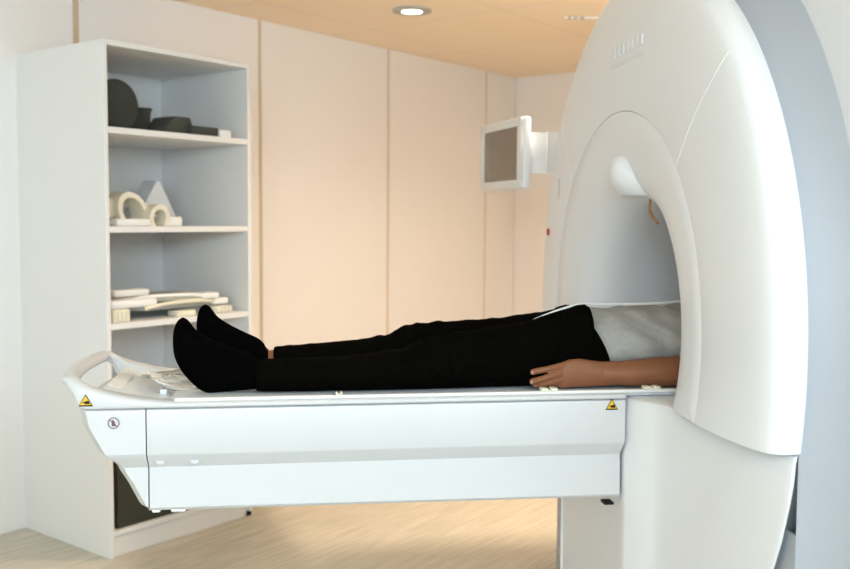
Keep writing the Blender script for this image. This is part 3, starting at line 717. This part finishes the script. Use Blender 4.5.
# ------------------------------------------------------------------ monitor on its arm
cl = math.cos; 
phi = math.radians(18.4-8)            # turn against the scanner axis
m_near = (0.354*math.cos(BETA)+3.6*math.sin(BETA), -0.354*math.sin(BETA)+3.6*math.cos(BETA))
MW, MH, MT = .405, .272, .045
mO = W(m_near[0], m_near[1], 0); mrot = TH+phi      # local y runs away along the screen width, local x is depth
mO = W(m_near[0], m_near[1], 1.453)
mon = empty('patient_monitor', mO, mrot, 'dark display screen in a pale frame on a white arm beside the scanner', 'monitor')
def mp(name, bm, m, par=None, ang=40): return link(name, bm, M[m], par or mon, ang=ang)
bm = bmesh.new(); box(bm, (.012, 0, 0), (MT, MW, MH), .01, 3); mp('monitor_shell', bm, 'monwhite')
bm = bmesh.new(); fr = .036
box(bm, (0, .004, .004), (.014, MW-.004, fr), .003); box(bm, (0, .004, MH-fr), (.014, MW-.004, MH-.004), .003)
box(bm, (0, .004, fr), (.014, fr, MH-fr), .003); box(bm, (0, MW-fr, fr), (.014, MW-.004, MH-fr), .003)
mp('bezel', bm, 'monframe')
bm = bmesh.new(); box(bm, (.004, fr-.002, fr-.002), (.013, MW-fr+.002, MH-fr+.002)); mp('screen', bm, 'screen')
# arm: broad flat band that runs to the magnet housing
bm = bmesh.new()
arm_path = [(.040, .06), (.08, .045), (.13, .035), (.17, .028), (.22, .02), (.258, .0)]
R = []
for i, (x, y) in enumerate(arm_path):
    R.append([(x, y-.012, .062), (x, y+.012, .062), (x, y+.012, .215), (x, y-.012, .215)])
rings(bm, R); mp('mounting_arm', bm, 'monwhite', ang=30)
bm = bmesh.new(); box(bm, (.118, .012, .0605), (.124, .05, .2165), .001); mp('arm_joint', bm, 'monframe')

# ------------------------------------------------------------------ ceiling fittings
def downlight(x, y, label):
    o = empty('ceiling_downlight', (x, y, H-.02), 0, label, 'ceiling light', 'recessed ceiling lights')
    b = bmesh.new(); prof_ = [(.052, .02), (.052, .010), (.060, .008), (.098, .012), (.10, .02)]
    n = 40; V0 = [[b.verts.new((r*math.cos(2*PI*i/n), r*math.sin(2*PI*i/n), z)) for r, z in prof_] for i in range(n)]
    for i in range(n):
        for j in range(len(prof_)-1): b.faces.new((V0[i][j], V0[i][j+1], V0[(i+1) % n][j+1], V0[(i+1) % n][j]))
    link('trim_ring', b, M['greypl'], o)
    b = bmesh.new(); rings(b, [[(.052*math.cos(2*PI*i/n), .052*math.sin(2*PI*i/n), z) for i in range(n)] for z in (.012, .019)]); link('lamp_lens', b, M['lampglow'], o)
DL = [(3.792, 3.024), (4.92, 1.55), (5.3, 2.9), (3.5, 1.6)]
downlight(*DL[0], 'lit round ceiling downlight in a grey ring above the back wall panels')
b = bmesh.new(); p0_, p1_ = Vector((4.362, 2.478, H-.0065)), Vector((4.60, 2.21, H-.0065))
tube(b, [p0_, (p0_+p1_)/2, p1_], .0065, 10)
rail = link('ceiling_rail', b, M['whitepl'], None, tuple((p0_+p1_)/2)); rail.location = (p0_+p1_)/2
tag(rail, 'short thin white bar with dark studs on the ceiling beside the scanner top', 'ceiling fitting')
for k in (.06, .15, .25):
    b = bmesh.new(); c_ = p0_.lerp(p1_, k); rings(b, [[(c_.x+r_*math.cos(2*PI*i/12), c_.y+r_*math.sin(2*PI*i/12), c_.z+z_) for i in range(12)] for z_, r_ in ((.004, .010), (-.008, .010), (-.010, .006))]); link('stud', b, M['greypl'], rail, tuple((p0_+p1_)/2))

# ------------------------------------------------------------------ lights
def area(name, loc, target, sx, sy, power, col):
    l = bpy.data.lights.new(name, 'AREA'); l.shape = 'RECTANGLE'; l.size = sx; l.size_y = sy; l.energy = power; l.color = col
    o = bpy.data.objects.new(name, l); C.objects.link(o); o.location = loc
    o.rotation_euler = (Vector(target)-Vector(loc)).to_track_quat('-Z', 'Z' if False else 'Y').to_euler(); return o
COOL = (.69, .865, 1); WARM = (1, .80, .60)
area('window_daylight', (XL+.02, .9, 1.68), (XR, .9, 1.68), 3.2, 1.1, 16, COOL)
area('added_front_light', (-2.3, YF+.02, 1.94), (-2.3, YB, 1.94), 1.75, .66, 98, COOL)  # added lamps inside the unseen front window, acting as key light
area('added_front_light', (.2, YF+.02, 1.94), (.2, YB, 1.94), 2.9, .66, 58, COOL)
for i, (x, y) in enumerate(DL):
    l = bpy.data.lights.new('downlight_lamp', 'AREA'); l.shape = 'DISK'; l.size = .10; l.energy = (1.5, 15, 2, 36)[i]; l.color = WARM; l.spread = math.radians(150)
    if l.energy == 0: continue
    o = bpy.data.objects.new('downlight_lamp', l); C.objects.link(o); o.location = (x, y, H-.025)
w = bpy.data.worlds.new('World'); S.world = w; w.use_nodes = True
w.node_tree.nodes['Background'].inputs[0].default_value = (.85, .93, 1, 1); w.node_tree.nodes['Background'].inputs[1].default_value = 1.0

# ------------------------------------------------------------------ camera
cd = bpy.data.cameras.new('camera'); cam = bpy.data.objects.new('camera', cd); C.objects.link(cam)
cd.sensor_width = 36; cd.lens = 955.1/850*36; cd.clip_start = .05
cd.dof.use_dof = True; cd.dof.focus_distance = 2.35; cd.dof.aperture_fstop = 3.2
cam.matrix_world = Matrix.Translation((0, 0, CAMH)) @ Matrix.Rotation(YAW-PI/2, 4, 'Z') @ Matrix.Rotation(PI/2-PITCH, 4, 'X') @ Matrix.Rotation(ROLL, 4, 'Z')
S.camera = cam
S.view_settings.view_transform = 'Standard'; S.view_settings.look = 'None'; S.view_settings.gamma = 1; S.view_settings.exposure = 0
S.view_settings.use_curve_mapping = False
S.cycles.max_bounces = 8; S.cycles.diffuse_bounces = 5
